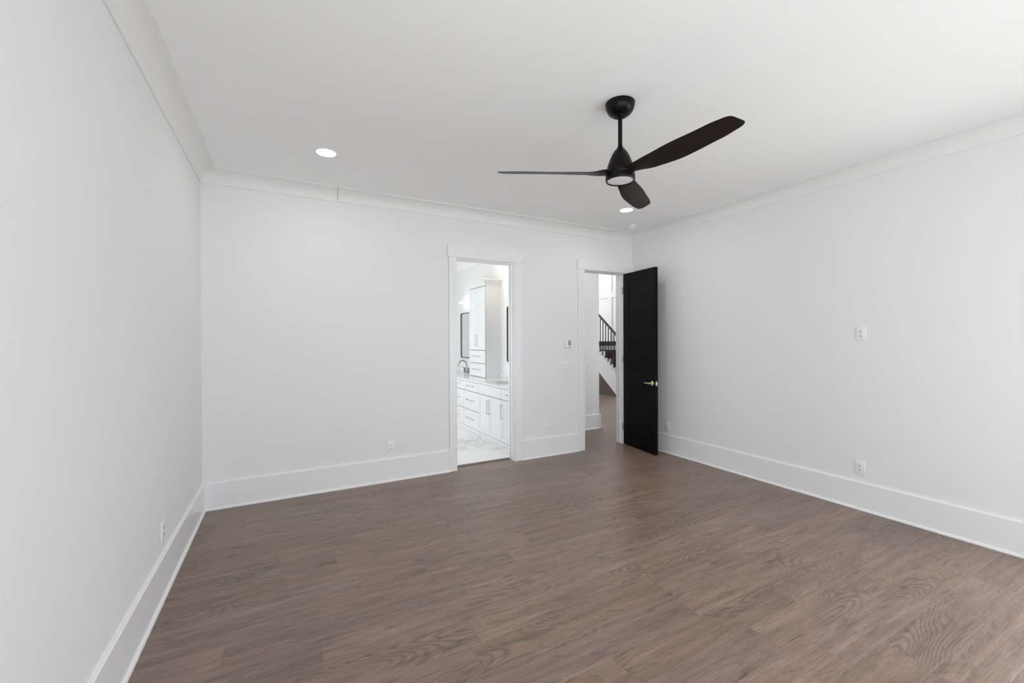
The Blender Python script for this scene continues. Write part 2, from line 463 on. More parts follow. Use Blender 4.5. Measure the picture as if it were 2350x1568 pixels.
# rear windows (behind the camera): frame, sashes, pane
def window(n, axis, pos, depth, a, b, z0, z1, rail=True):
    """casing-less window set in a wall; 'pos' is the room face, depth goes outward (signed)"""
    lo, hi = sorted((pos, pos+depth))
    bm = bmesh.new(); t = 0.045
    def bx(bm, u0, u1, w0, w1, c, d, bev=0.002):
        if axis == 'Y': bm_box(bm, u0, u1, w0, w1, c, d, bev)
        else: bm_box(bm, w0, w1, u0, u1, c, d, bev)
    m0, m1 = lo+0.01, hi-0.01
    bx(bm, a, a+t, m0, m1, z0, z1); bx(bm, b-t, b, m0, m1, z0, z1)
    bx(bm, a+t, b-t, m0, m1, z0, z0+t); bx(bm, a+t, b-t, m0, m1, z1-t, z1)
    fr = struct('window_%d' % n, bm, 'trim')
    mid = pos+depth*0.55; zc = (z0+z1)/2
    bm = bmesh.new()
    s0, s1 = sorted((mid-0.02, mid+0.02))
    bx(bm, a+t, b-t, s0, s1, zc-0.025, zc+0.025); 
    for u in (a+t, b-t-0.035): bx(bm, u, u+0.035, s0, s1, z0+t, z1-t)
    obj('sash', bm, 'trim', fr)
    bm = bmesh.new(); bx(bm, a+t+0.01, b-t-0.01, mid-0.003, mid+0.003, z0+t, z1-t, 0)
    obj('pane', bm, 'glass', fr)
    return fr
for i, (a, b) in enumerate(REAR_WINDOWS): window(i+1, 'Y', YR, -0.15, a, b, *RW_Z)
window(10, 'Y', YB+WT, -WT, 5.6, 7.0, 0.8, 2.5)  # unseen window added in the hall front wall for its light
window(8, 'X', XL, -0.15, *WIN_L, *RW_Z)
window(9, 'X', XR, 0.15, *WIN_R, *RW_Z)

# ------------------------------------------------------------------ baseboards
BBP = [(0, 0), (0.030, 0), (0.030, 0.008), (0.026, 0.016), (0.017, 0.021), (0.017, 0.236), (0.012, 0.243), (0.0, 0.245)]
def base_run(bm, axis, pos, sgn, a, b):
    """axis 'X': runs along X on plane y=pos, sgn the side it stands out to"""
    if axis == 'X': bm_prism(bm, [(pos+sgn*d, z) for d, z in BBP], a, b, 'X')
    else: bm_prism(bm, [(pos+sgn*d, z) for d, z in BBP], a, b, 'Y')
bm = bmesh.new()
base_run(bm, 'X', YB, -1, XL, 1.641); base_run(bm, 'X', YB, -1, 2.583, 3.445)
struct('baseboard_back', bm, 'trim')
bm = bmesh.new(); base_run(bm, 'Y', XL, 1, WIN_L[1], YB); struct('baseboard_left', bm, 'trim')
bm = bmesh.new(); base_run(bm, 'Y', XR, -1, WIN_R[1], YB); struct('baseboard_right', bm, 'trim')
bm = bmesh.new(); u = XL
for a, b in REAR_WINDOWS: base_run(bm, 'X', YR, 1, u, a); u = b
base_run(bm, 'X', YR, 1, u, XR); struct('baseboard_rear', bm, 'trim')
bm = bmesh.new(); base_run(bm, 'X', HALL_Y, -1, 3.42, HALL_X1+0.03); base_run(bm, 'Y', HALL_X1, 1, HALL_Y-0.03, HALL_END)
struct('baseboard_hall', bm, 'trim')

# ------------------------------------------------------------------ crown moulding (one cove profile, mitred lengths)
def crown_prof():
    p = [(0.0, ZC), (0.010, ZC), (0.012, ZC+0.010)]
    R0 = 0.098
    cx, cz = 0.012+R0, ZC+0.010
    for k in range(1, 11):
        a = PI - k*(PI/2)/10
        p.append((cx+R0*math.cos(a), cz+R0*math.sin(a)))
    p += [(0.112, 2.997), (0.121, 2.997), (0.121, HC), (0.0, HC)]
    return p
CP = crown_prof()
def crown_run(name, P0, P1, inward, m0=True, m1=True):
    """from P0 to P1 along the wall; inward unit vector into the room; mitred ends when m0/m1"""
    P0, P1, inw = Vector(P0), Vector(P1), Vector(inward)
    d = (P1-P0).normalized(); bm = bmesh.new()
    A = [bm.verts.new(P0 + inw*a + (d*a if m0 else Vector()) + Vector((0, 0, z))) for a, z in CP]
    B_ = [bm.verts.new(P1 + inw*a - (d*a if m1 else Vector()) + Vector((0, 0, z))) for a, z in CP]
    n = len(CP)
    for i in range(n): bm.faces.new((A[i], A[(i+1) % n], B_[(i+1) % n], B_[i]))
    bm.faces.new(A[::-1]); bm.faces.new(B_)
    bmesh.ops.recalc_face_normals(bm, faces=bm.faces)
    o = struct(name, bm, 'crown', smooth=True)
    return o
SEAM = 0.470
crown_run('trim_1', (XL, YB, 0), (SEAM, YB, 0), (0, -1, 0), True, False)
crown_run('trim_2', (SEAM+0.004, YB, 0), (XR, YB, 0), (0, -1, 0), False, True)
crown_run('trim_3', (XL, YR, 0), (XL, YB, 0), (1, 0, 0))
crown_run('trim_4', (XR, YR, 0), (XR, YB, 0), (-1, 0, 0))
crown_run('trim_5', (XL, YR, 0), (XR, YR, 0), (0, 1, 0))

# ------------------------------------------------------------------ doorways: jambs, stops, casings, heads
def doorway(n, x0, x1, z1, cl, cr_, hx0, hx1, hz1, stops):
    bm = bmesh.new()
    y0, y1 = YB-0.004, YB+WT+0.004; t = 0.018
    bm_box(bm, x0, x0+t*0.5, y0, y1, 0, z1); bm_box(bm, x1-t*0.5, x1, y0, y1, 0, z1)
    bm_box(bm, x0+t*0.5, x1-t*0.5, y0, y1, z1-t*0.5, z1)
    j = struct('trim_%d' % n, bm, 'trim')
    bm = bmesh.new()
    for (s0, s1) in stops:
        bm_box(bm, x0+t*0.5, x0+t*0.5+0.011, s0, s1, 0, z1-t*0.5, 0.001)
        bm_box(bm, x1-t*0.5-0.011, x1-t*0.5, s0, s1, 0, z1-t*0.5, 0.001)
        bm_box(bm, x0+t*0.5+0.011, x1-t*0.5-0.011, s0, s1, z1-t*0.5-0.011, z1-t*0.5, 0.001)
    obj('door_stop', bm, 'trim', j)
    bm = bmesh.new(); bm_box(bm, cl, x0+0.001, YB-0.019, YB, 0, z1, 0.0015); obj('casing', bm, 'trim', j)
    bm = bmesh.new(); bm_box(bm, x1-0.001, cr_, YB-0.019, YB, 0, z1, 0.0015); obj('casing', bm, 'trim', j)
    bm = bmesh.new(); bm_box(bm, hx0, hx1, YB-0.026, YB, z1, hz1, 0.002); obj('head_casing', bm, 'trim', j)
    return j
doorway(6, OX0, OX1, OZ, 1.641, 2.581, 1.624, 2.598, 2.580, [(4.574, 4.604), (4.645, 4.675)])
doorway(7, PX0, PX1, PZ, 3.446, 4.352, 3.437, XR, 2.574, [(4.600, 4.635)])
bm = bmesh.new(); bm_prism(bm, [(4.640, 0), (4.705, 0), (4.700, 0.010), (4.670, 0.012), (4.645, 0.006)], OX0+0.009, OX1-0.009, 'X')
struct('trim_8', bm, 'floor_strip')

# ------------------------------------------------------------------ black door, open against the right wall
DW, DH, DT = 0.672, 2.415, 0.044
door = bpy.data.objects.new('door_2', None); COL.objects.link(door)
door['kind'] = 'structure'
hx, hy = 4.258, 4.546
ang = math.atan2(3.887-hy, 4.173-hx)      # visible face runs from hinge (local x=0) to free edge
door.location = (hx, hy, 0.008); door.rotation_euler = (0, 0, ang)
# local: x along leaf 0..DW, y thickness. visible face looks to -X world; with x pointing -Y world, local -y points -X world
bm = bmesh.new()
ST, y0, y1 = 0.105, 0.0, DT
RA = [(0, 0.225), (0.815, 1.000), (2.325, DH)]        # rails
bm_box(bm, 0, ST, y0, y1, 0, DH, 0.002); bm_box(bm, DW-ST, DW, y0, y1, 0, DH, 0.002)
for a, b in RA: bm_box(bm, ST-0.001, DW-ST+0.001, y0+0.0003, y1-0.0003, a, b, 0.0012)
obj('door_leaf', bm, 'black_door', door)
for a, b in ((0.225, 0.815), (1.000, 2.325)):
    bm = bmesh.new()
    # panel with a small sloped sticking round it
    for s, yy, yd in ((1, y0, 0.012), (-1, y1, 0.012)):
        t = bmesh.new()
        o_ = [(ST, a), (DW-ST, a), (DW-ST, b), (ST, b)]; k = 0.008
        i_ = [(ST+k, a+k), (DW-ST-k, a+k), (DW-ST-k, b-k), (ST+k, b-k)]
        O = [t.verts.new((x, yy+s*0.003, z)) for x, z in o_]; I = [t.verts.new((x, yy+s*yd, z)) for x, z in i_]
        for q in range(4): t.faces.new((O[q], O[(q+1) % 4], I[(q+1) % 4], I[q]))
        t.faces.new(I)
        bmesh.ops.recalc_face_normals(t, faces=t.faces); merge(bm, t)
    bm_box(bm, ST-0.002, DW-ST+0.002, y0+0.0145, y1-0.0145, a-0.002, b+0.002)
    obj('door_panel', bm, 'black_door', door)
HZ = 0.915; HXL = DW-0.052
def lever(side):
    s = -1 if side else 1
    yf = y0 if side else y1
    hd = bpy.data.objects.new('door_handle', None); COL.objects.link(hd); hd.parent = door
    bm = bmesh.new()
    R = Matrix.Translation((HXL, yf, HZ)) @ Matrix.Rotation(PI/2*( 1 if side else -1), 4, 'X')
    bm_lathe(bm, [(0, 0), (0.032, 0), (0.032, 0.006), (0.028, 0.010), (0.013, 0.012), (0.011, 0.020), (0.011, 0.044), (0, 0.046)], 32, R)
    obj('rose', bm, 'brass', hd, smooth=True)
    bm = bmesh.new(); yy = yf + s*0.047
    bm_tube(bm, [(HXL+0.012, yy, HZ), (HXL, yy, HZ), (HXL-0.03, yy, HZ), (HXL-0.07, yy+s*0.004, HZ-0.001), (HXL-0.100, yy+s*0.002, HZ)],
            [0.006, 0.011, 0.0095, 0.0075, 0.006], 14)
    obj('lever', bm, 'brass', hd, smooth=True)
    return hd
lever(True); lever(False)
bxo('latch_plate', 'brass', door, DW-0.0005, DW+0.0015, DT/2-0.0125, DT/2+0.0125, HZ-0.03, HZ+0.03, bev=0.0006)
bxo('latch_bolt', 'brass', door, DW+0.001, DW+0.011, DT/2-0.007, DT/2+0.007, HZ-0.012, HZ+0.012, bev=0.002)
for hz in (0.24, 1.2, 2.18):
    bm = bmesh.new(); bm_tube(bm, [(-0.006, -0.004, hz-0.05), (-0.006, -0.004, hz+0.05)], 0.006, 12)
    obj('hinge', bm, 'iron', door, smooth=True)

# ------------------------------------------------------------------ small wall devices
def outlet(loc, rotz, label):
    """local: plate in the XZ plane, face looks to -Y"""
    t = thing('duplex_outlet', label, 'outlet', loc, rotz, 'wall outlets')
    bm = bmesh.new(); bm_box(bm, -0.0365, 0.0365, -0.0065, 0, -0.058, 0.058, 0.003, 3)
    obj('cover_plate', bm, 'plastic', t, smooth=True)
    for s in (-1, 1):
        bm = bmesh.new(); zc = s*0.0195
        pts = []
        for k in range(28):
            a = 2*PI*k/28; pts.append((0.0172*math.cos(a), zc + max(-0.0135, min(0.0135, 0.0172*math.sin(a)))))
        bm_prism(bm, pts, -0.0085, -0.006, 'Y')
        r = obj('receptacle', bm, 'plastic', t)
        bm = bmesh.new()
        bm_box(bm, -0.0082, -0.0054, -0.0092, -0.0082, zc-0.001, zc+0.0078)
        bm_box(bm, 0.0054, 0.0082, -0.0092, -0.0082, zc+0.0, zc+0.0072)
        tt = bmesh.new(); bmesh.ops.create_circle(tt, cap_ends=True, radius=0.0034, segments=14)
        merge(bm, tt, Matrix.Translation((0, -0.0089, zc-0.0072)) @ Matrix.Rotation(PI/2, 4, 'X'))
        obj('slots', bm, 'slot', r)
    bm = bmesh.new(); bm_lathe(bm, [(0, 0), (0.003, 0), (0.0025, 0.001), (0, 0.0014)], 12, Matrix.Translation((0, -0.0065, 0)) @ Matrix.Rotation(PI/2, 4, 'X'))
    obj('screw', bm, 'plastic', t)
    return t
outlet((XR, 1.790, 1.537), -PI/2, 'white duplex outlet at chest height on the right wall, above the low outlet')
outlet((XR, 1.796, 0.366), -PI/2, 'white duplex outlet low on the right wall, far right, just above the tall baseboard')
outlet((XR, 3.904, 0.347), -PI/2, 'white duplex outlet low on the right wall beside the open black door')
outlet((0.986, YB, 0.366), 0, 'white duplex outlet low on the back wall, left of the bathroom doorway')
outlet((2.990, YB, 0.355), 0, 'white duplex outlet low on the back wall between the two doorways')
outlet((XL, 3.173, 0.374), PI/2, 'white duplex outlet low on the left wall, seen almost edge-on')

def toggle_plate(name, loc, rotz, gangs, label):
    t = thing(name, label, 'light switch', loc, rotz)
    w = 0.035 + 0.023*gangs*2/2 + 0.0115
    w = {1: 0.0365, 3: 0.082}[gangs]
    bm = bmesh.new(); bm_box(bm, -w, w, -0.0065, 0, -0.058, 0.058, 0.003, 3); obj('cover_plate', bm, 'plastic', t, smooth=True)
    for g in range(gangs):
        x = (g-(gangs-1)/2)*0.046
        bm = bmesh.new(); bm_box(bm, x-0.0052, x+0.0052, -0.0085, -0.006, -0.012, 0.012, 0.0008); sl = obj('toggle_slot', bm, 'plastic', t)
        sgn = 1 if g % 2 == 0 else -1
        bm = bmesh.new(); bm_prism(bm, [(-0.007, -0.005*sgn), (-0.007, 0.005*sgn), (-0.021, 0.011*sgn), (-0.021, 0.004*sgn)], x-0.004, x+0.004, 'X')
        obj('toggle', bm, 'plastic', t)
    return t
toggle_plate('triple_light_switch', (3.256, YB, 1.155), 0, 3, 'white three-gang toggle switch plate under the thermostat, left of the hall doorway')
toggle_plate('single_light_switch', (4.385, HALL_Y, 1.165), 0, 1, 'white single toggle switch on the hall wall seen through the right doorway')

th = thing('thermostat', 'white wall thermostat with a grey screen left of the hall doorway, above the switches', 'thermostat', (3.288, YB, 1.447))
bm = bmesh.new(); bm_box(bm, -0.060, 0.060, -0.006, 0, -0.066, 0.062, 0.004, 3); obj('wall_plate', bm, 'plastic', th, smooth=True)
bm = bmesh.new(); bm_box(bm, -0.048, 0.048, -0.026, -0.005, -0.060, 0.056, 0.006, 3); bd = obj('housing', bm, 'plastic', th, smooth=True)
bxo('screen', 'screen', bd, -0.012, 0.034, -0.0275, -0.0255, -0.030, 0.036, bev=0.0005)
bxo('button_strip', 'screen', bd, -0.030, 0.030, -0.0272, -0.0255, -0.051, -0.046, bev=0.0005)

# ------------------------------------------------------------------ ceiling fixtures
def downlight(x, y, z, label, group=None, lamp='lamp'):
    t = thing('recessed_downlight', label, 'ceiling light', (x, y, z), 0, group)
    bm = bmesh.new(); bm_lathe(bm, [(0.072, 0.001), (0.072, -0.003), (0.083, -0.006), (0.092, -0.003), (0.094, 0.0)], 48); obj('trim_ring', bm, 'trim', t, smooth=True)
    bm = bmesh.new(); bm_lathe(bm, [(0, -0.0045), (0.060, -0.0040), (0.074, -0.0022)], 48); obj('lens', bm, lamp, t, smooth=True)
    return t
downlight(0.321-0.02, 3.75-0.06, HC, 'round lit recessed downlight in the ceiling left of the fan, near the left corner', 'bedroom downlights')
downlight(3.52, 3.70, HC, 'round lit recessed downlight in the ceiling just behind the lowest fan blade', 'bedroom downlights')

sd = thing('smoke_detector', 'small round white smoke detector on the ceiling near the far right corner', 'smoke detector', (4.055, 4.170, HC))
bm = bmesh.new(); bm_lathe(bm, [(0.056, 0), (0.056, -0.010), (0.050, -0.012)], 40); obj('base', bm, 'plastic', sd, smooth=True)
bm = bmesh.new(); bm_lathe(bm, [(0.050, -0.012), (0.046, -0.0125), (0.046, -0.020), (0.052, -0.021), (0.050, -0.034), (0.040, -0.042), (0.018, -0.044), (0.016, -0.049), (0, -0.049)], 40)
obj('housing', bm, 'plastic', sd, smooth=True)

# ------------------------------------------------------------------ ceiling fan
FX, FY, ZB, FR = 1.893, 2.045, 2.56, 0.785
fan = thing('ceiling_fan', 'dark bronze three-blade ceiling fan on a downrod with an unlit white light disc', 'ceiling fan', (FX, FY, HC))
dz = -HC
bm = bmesh.new()
bm_lathe(bm, [(0, 0), (0.088, 0), (0.0925, -0.004), (0.0915, -0.020), (0.085, -0.042), (0.072, -0.064), (0.052, -0.079), (0.034, -0.085), (0.033, -0.088), (0, -0.088)], 64)
cn = obj('canopy', bm, 'bronze', fan, smooth=True)
bm = bmesh.new(); bm_lathe(bm, [(0.028, -0.078), (0.027, -0.086), (0.016, -0.092), (0.0155, -0.1)], 40); obj('collar', bm, 'bronze', cn, smooth=True)
bm = bmesh.new(); bm_tube(bm, [(0, 0, -0.07), (0, 0, -0.30)], 0.0135, 24); obj('downrod', bm, 'bronze', fan, smooth=True)
zb = ZB - HC        # blade plane, local
bm = bmesh.new()
prof = [(0.0135, -0.276), (0.018, -0.278), (0.021, -0.288), (0.036, -0.304), (0.049, -0.323), (0.060, -0.345), (0.069, -0.368), (0.077, -0.392), (0.084, -0.416), (0.088, zb+0.010), (0.089, zb-0.002), (0.083, zb-0.016), (0.0, zb-0.016)]
bm_lathe(bm, prof, 64); obj('motor_housing', bm, 'bronze', fan, smooth=True)
bm = bmesh.new()
bm_lathe(bm, [(0.060, zb-0.008), (0.090, zb-0.012), (0.0925, zb-0.020), (0.0925, zb-0.046), (0.089, zb-0.053), (0.0835, zb-0.053), (0.0835, zb-0.046), (0.05, zb-0.044)], 64)
lk = obj('light_kit', bm, 'bronze', fan, smooth=True)
bm = bmesh.new(); bm_lathe(bm, [(0, zb-0.0535), (0.05, zb-0.052), (0.074, zb-0.0495), (0.0833, zb-0.047)], 64); obj('light_lens', bm, 'fanlens', lk, smooth=True)

def blade_mesh():
    """wide twisted paddle: x out along the blade, nearly flat at the hub, side +y sits lower outside"""
    bm = bmesh.new(); K = 16
    ts = [i/34*0.94 for i in range(35)] + [0.94+0.06*math.sin(k/12*PI/2) for k in range(1, 13)]
    N = len(ts)-1
    top, bot = [], []
    def lerp(t, tab):
        for (a, va), (b, vb) in zip(tab, tab[1:]):
            if t <= b:
                s = (t-a)/(b-a); s = s*s*(3-2*s); return va+(vb-va)*s
        return tab[-1][1]
    for t in ts:
        r = 0.040 + (FR-0.040)*t
        wl = lerp(t, [(0, .052), (.14, .060), (.50, .080), (.80, .074), (1, .060)])
        wr = lerp(t, [(0, .052), (.14, .056), (.50, .068), (.80, .060), (1, .046)])
        if t > 0.94:
            e = (t-0.94)/0.06; k = 0.024*(1-math.sqrt(max(0.0, 1-e*e)))
            wl -= k; wr -= k
        sweep = 0.010*math.sin(t*PI)
        pitch = math.radians(lerp(t, [(0, 1), (.08, 3), (.26, 15), (.5, 17), (1, 14.5)]))
        th_ = lerp(t, [(0, .022), (.2, .011), (.6, .0065), (1, .0045)])
        zz = lerp(t, [(0, 0.004), (.2, -0.006), (1, 0.0)])
        rowt, rowb = [], []
        for j in range(K+1):
            v = j/K; y = sweep + wl - (wl+wr)*v
            x = r - 0.020*v*max(0.0, (t-0.80)/0.20)
            hump = math.sqrt(max(0.0, 1-(2*v-1)**2))
            cam_ = 0.003*hump*min(1, t*3)*(1-t**3)
            yc, zc = y*math.cos(pitch), -y*math.sin(pitch)
            rowt.append(bm.verts.new((x, yc, zz+zc+cam_+th_*0.5*(0.2+0.8*hump))))
            rowb.append(bm.verts.new((x, yc, zz+zc+cam_-th_*0.5*(0.2+0.8*hump))))
        top.append(rowt); bot.append(rowb)
    for i in range(N):
        for j in range(K):
            bm.faces.new((top[i][j], top[i][j+1], top[i+1][j+1], top[i+1][j]))
            bm.faces.new((bot[i][j], bot[i+1][j], bot[i+1][j+1], bot[i][j+1]))
        bm.faces.new((top[i][0], top[i+1][0], bot[i+1][0], bot[i][0]))
        bm.faces.new((top[i][K], bot[i][K], bot[i+1][K], top[i+1][K]))
    for j in range(K):
        bm.faces.new((top[N][j], top[N][j+1], bot[N][j+1], bot[N][j]))
        bm.faces.new((top[0][j], bot[0][j], bot[0][j+1], top[0][j+1]))
    bmesh.ops.recalc_face_normals(bm, faces=bm.faces)
    return bm
b0 = obj('blade', blade_mesh(), 'blade', fan, smooth=True)
b0.location = (0, 0, zb); b0.rotation_euler = (0, 0, math.radians(152.5))
for a in (32.5, 272.5):
    b1 = b0.copy(); COL.objects.link(b1); b1.parent = fan
    b1.rotation_euler = (0, 0, math.radians(a))

# ------------------------------------------------------------------ bathroom shell
wall('wall_bath_right', 'X', BATH_R, 3.42-BATH_R, YB+WT, HALL_END, 0, HALL_H, mat='wall')
wall('wall_bath_left', 'X', BATH_L-0.12, 0.12, YB+WT, BATH_Y+0.12, 0, BATH_H, [(a, b, 0.55, 2.3) for a, b in ADDED_BATH_WIN])
wall('wall_bath_far', 'Y', BATH_Y, 0.12, BATH_L, BATH_R, 0, BATH_H)
bm = bmesh.new(); bm_box(bm, BATH_L-0.12, BATH_R, YB+WT-0.03, BATH_Y+0.12, BATH_H, BATH_H+0.1); struct('ceiling_bath', bm, 'ceiling')
bm = bmesh.new(); bm_box(bm, BATH_L-0.12, 3.42, 4.665, BATH_Y+0.12, -0.12, 0.002); struct('floor_bath', bm, 'tile')
for i, (a, b) in enumerate(ADDED_BATH_WIN): window(4+i, 'X', BATH_L, -0.12, a, b, 0.55, 2.3)  # frames for the added bathroom windows
downlight(1.6, 7.2, BATH_H, 'unseen round recessed downlight added to brighten the bathroom beyond the left doorway')  # unseen lamp, added as extra bathroom light

downlight(2.93, 6.27, BATH_H, 'round lit warm downlight in the bathroom ceiling in front of the tall cabinet', lamp='warm_lamp')
# ------------------------------------------------------------------ bathroom vanity
VX, VT = 2.680, 0.815           # front plane, underside of the counter
def pull(parent, p0, p1, out=(-1, 0, 0)):
    """slim bar pull with two posts; p0,p1 ends on the front"""
    p0, p1, o = Vector(p0), Vector(p1), Vector(out)
    bm = bmesh.new(); d = (p1-p0).normalized()
    a, b = p0+o*0.030, p1+o*0.030
    bm_tube(bm, [a-d*0.004, b+d*0.004], 0.0042, 10)
    bm_tube(bm, [p0, a], 0.0038, 8); bm_tube(bm, [p1, b], 0.0038, 8)
    return obj('handle', bm, 'nickel', parent, smooth=True)
def front(parent, name, X, ya, yb, za, zb_, shaker=False, t=0.019):
    bm = bmesh.new(); g, gz = 0.0030, 0.0048
    ya, yb, za, zb_ = ya+g, yb-g, za+gz, zb_-gz
    if shaker:
        f = 0.055
        bm_box(bm, X, X+t, ya, ya+f, za, zb_, 0.0012); bm_box(bm, X, X+t, yb-f, yb, za, zb_, 0.0012)
        bm_box(bm, X, X+t, ya+f, yb-f, za, za+f, 0.0012); bm_box(bm, X, X+t, ya+f, yb-f, zb_-f, zb_, 0.0012)
        bm_box(bm, X+0.005, X+t-0.001, ya+f-0.002, yb-f+0.002, za+f-0.002, zb_-f+0.002)
    else:
        bm_box(bm, X, X+t, ya, yb, za, zb_, 0.0015)
    return obj(name, bm, 'cabinet', parent)
def vanity_unit(label, ya, yb, kind, z_rows=(0.05, 0.34, 0.648, 0.800)):
    yc = (ya+yb)/2
    t = thing('vanity_cabinet', label, 'cabinet', (VX, yc, 0.002), 0, 'white vanity base cabinets')
    A, B_ = ya-yc, yb-yc
    bxo('body', 'cabinet', t, 0.020, BATH_R-VX-0.002, A+0.001, B_-0.001, 0.045, 0.672 if kind == 'sink' else VT-0.003)
    bxo('painted_shade_liner', 'gap', t, 0.0192, 0.0205, A+0.003, B_-0.003, 0.052, VT-0.006)  # dark sheet behind the fronts, gap shade put into its colour
    bxo('toe_board', 'cabinet', t, 0.004, 0.022, A, B_, 0.0, 0.046, bev=0.0015)
    z0, z1, z2, z3 = z_rows
    if kind == 'drawers':
        for za, zb_ in ((z0, z1), (z1, z2), (z2, z3+0.008)):
            d = front(t, 'drawer', 0.0, A, B_, za, zb_)
            zz = (za+zb_)/2 + 0.01
            pull(d, (0, -0.145, zz), (0, 0.145, zz))
    elif kind == 'sink':
        front(t, 'apron_panel', 0.0, A, B_, z2, z3+0.008)
        for s in (-1, 1):
            d = front(t, 'door', 0.0, *( (A, 0.0) if s < 0 else (0.0, B_) ), z0, z2, shaker=True)
            pull(d, (0, s*0.030, 0.385), (0, s*0.030, 0.575))
    elif kind == 'end':
        d = front(t, 'drawer', 0.0, A, B_, z2, z3+0.008); zz = (z2+z3)/2+0.01
        pull(d, (0, -0.10, zz), (0, 0.10, zz))
        d = front(t, 'door', 0.0, A, B_, z0, z2, shaker=True)
        pull(d, (0, B_-0.030, 0.385), (0, B_-0.030, 0.575))
    return t
vanity_unit('white vanity cabinet with one drawer over a door, nearest the bathroom doorway jamb', 4.735, 5.298, 'end')
vanity_unit('white two-door vanity sink cabinet with paired bar pulls, nearer the doorway', 5.298, 6.091, 'sink')
vanity_unit('white three-drawer vanity cabinet left of the two-door sink cabinet', 6.091, 6.714, 'drawers')
vanity_unit('white three-drawer vanity cabinet farther in, cut by the left door casing', 6.714, 7.337, 'drawers')
vanity_unit('white two-door vanity sink cabinet at the far end of the bathroom', 7.337, 8.36, 'sink')

def counter_mesh():
    """slab with two rectangular sink cut-outs"""
    bm = bmesh.new()
    xs = [VX-0.018, 2.805, 3.120, BATH_R-0.001]
    ys = [4.70, 5.46, 5.93, 7.60, 8.07, 8.40]
    z0, z1 = VT, 0.841
    for i in range(3):
        for j in range(5):
            if i == 1 and j in (1, 3): continue
            bm_box(bm, xs[i], xs[i+1], ys[j], ys[j+1], z0, z1)
    bmesh.ops.remove_doubles(bm, verts=bm.verts, dist=1e-5)
    # drop the inner faces shared by neighbouring blocks
    dup = {}
    for f in bm.faces:
        dup.setdefault(tuple(sorted(v.index for v in f.verts)), []).append(f)
    bm.verts.index_update()
    dup = {}
    for f in list(bm.faces):
        dup.setdefault(tuple(sorted(v.index for v in f.verts)), []).append(f)
    kill = [f for fs in dup.values() if len(fs) > 1 for f in fs]
    bmesh.ops.delete(bm, geom=kill, context='FACES')
    return bm
ct = obj('vanity_countertop', counter_mesh(), 'counter')
ct['label'] = 'long white quartz countertop with backsplash along the bathroom vanity'; ct['category'] = 'countertop'
bm = bmesh.new(); bm_box(bm, BATH_R-0.022, BATH_R-0.001, 4.70, 6.519, 0.841, 0.945, 0.0015); bm_box(bm, BATH_R-0.022, BATH_R-0.001, 7.216, 8.40, 0.841, 0.945, 0.0015)
obj('backsplash', bm, 'counter', ct)

def basin(ya, yb, label):
    yc, xc = (ya+yb)/2, (2.805+3.120)/2
    t = thing('sink_basin', label, 'sink', (xc, yc, 0.815), 0, 'undermount sinks')
    bm = bmesh.new(); hx_, hy_ = 0.1572, (yb-ya)/2-0.0005
    rings = []
    for (k, z) in ((1.0, -0.0005), (0.99, -0.03), (0.95, -0.09), (0.86, -0.118), (0.5, -0.125)):
        ring = []
        for q in range(40):
            a = 2*PI*q/40; e = 0.12 if k > 0.9 else 0.35
            cx_ = math.copysign(abs(math.cos(a))**e, math.cos(a)) if abs(math.cos(a)) > 1e-6 else 0
            cy_ = math.copysign(abs(math.sin(a))**e, math.sin(a)) if abs(math.sin(a)) > 1e-6 else 0
            ring.append(bm.verts.new((hx_*k*cx_, hy_*k*cy_, z)))
        rings.append(ring)
    for a, b in zip(rings, rings[1:]):
        for q in range(40): bm.faces.new((a[q], b[q], b[(q+1) % 40], a[(q+1) % 40]))
    bm.faces.new(rings[-1][::-1])
    bowl = obj('bowl', bm, 'porcelain', t, smooth=True)
    so = bowl.modifiers.new('solid', 'SOLIDIFY'); so.thickness = 0.008; so.offset = -1
    bm = bmesh.new(); bm_lathe(bm, [(0, -0.1225), (0.02, -0.1225), (0.021, -0.1245)], 24); obj('drain', bm, 'nickel', t, smooth=True)
basin(5.46, 5.93, 'white undermount sink in the near part of the vanity counter')
basin(7.60, 8.07, 'white undermount sink in the far part of the vanity counter, under the gooseneck faucet')

def faucet(y, label):
    t = thing('gooseneck_faucet', label, 'faucet', (3.185, y, 0.841), 0, 'vanity faucets')
    bm = bmesh.new()
    bm_lathe(bm, [(0, 0), (0.024, 0), (0.024, 0.006), (0.018, 0.010), (0.017, 0.055), (0.012, 0.060), (0.012, 0.075), (0, 0.075)], 24)
    pts = [(0, 0, 0.06), (0, 0, 0.14)]
    R_ = 0.082
    for k in range(0, 13):
        a = k*PI/12; pts.append((-R_+R_*math.cos(a), 0, 0.165+R_*math.sin(a)*0.95))
    pts.append((-2*R_, 0, 0.125))
    bm_tube(bm, pts, 0.0105, 14)
    obj('spout', bm, 'steel', t, smooth=True)
    for s in (-1, 1):
        bm = bmesh.new(); Mx = Matrix.Translation((0, s*0.102, 0))
        bm_lathe(bm, [(0, 0), (0.023, 0), (0.023, 0.006), (0.017, 0.010), (0.0165, 0.075), (0.019, 0.080), (0.019, 0.098), (0, 0.100)], 24, Mx)
        bm_tube(bm, [(0, s*0.102, 0.092), (-0.010, s*0.135, 0.098), (-0.018, s*0.158, 0.101)], [0.007, 0.0055, 0.0045], 10)
        obj('faucet_handle', bm, 'steel', t, smooth=True)
faucet(5.695, 'dark steel widespread faucet at the near sink, mostly behind the right jamb')
faucet(7.82, 'dark steel gooseneck faucet with two handles below the far mirror')

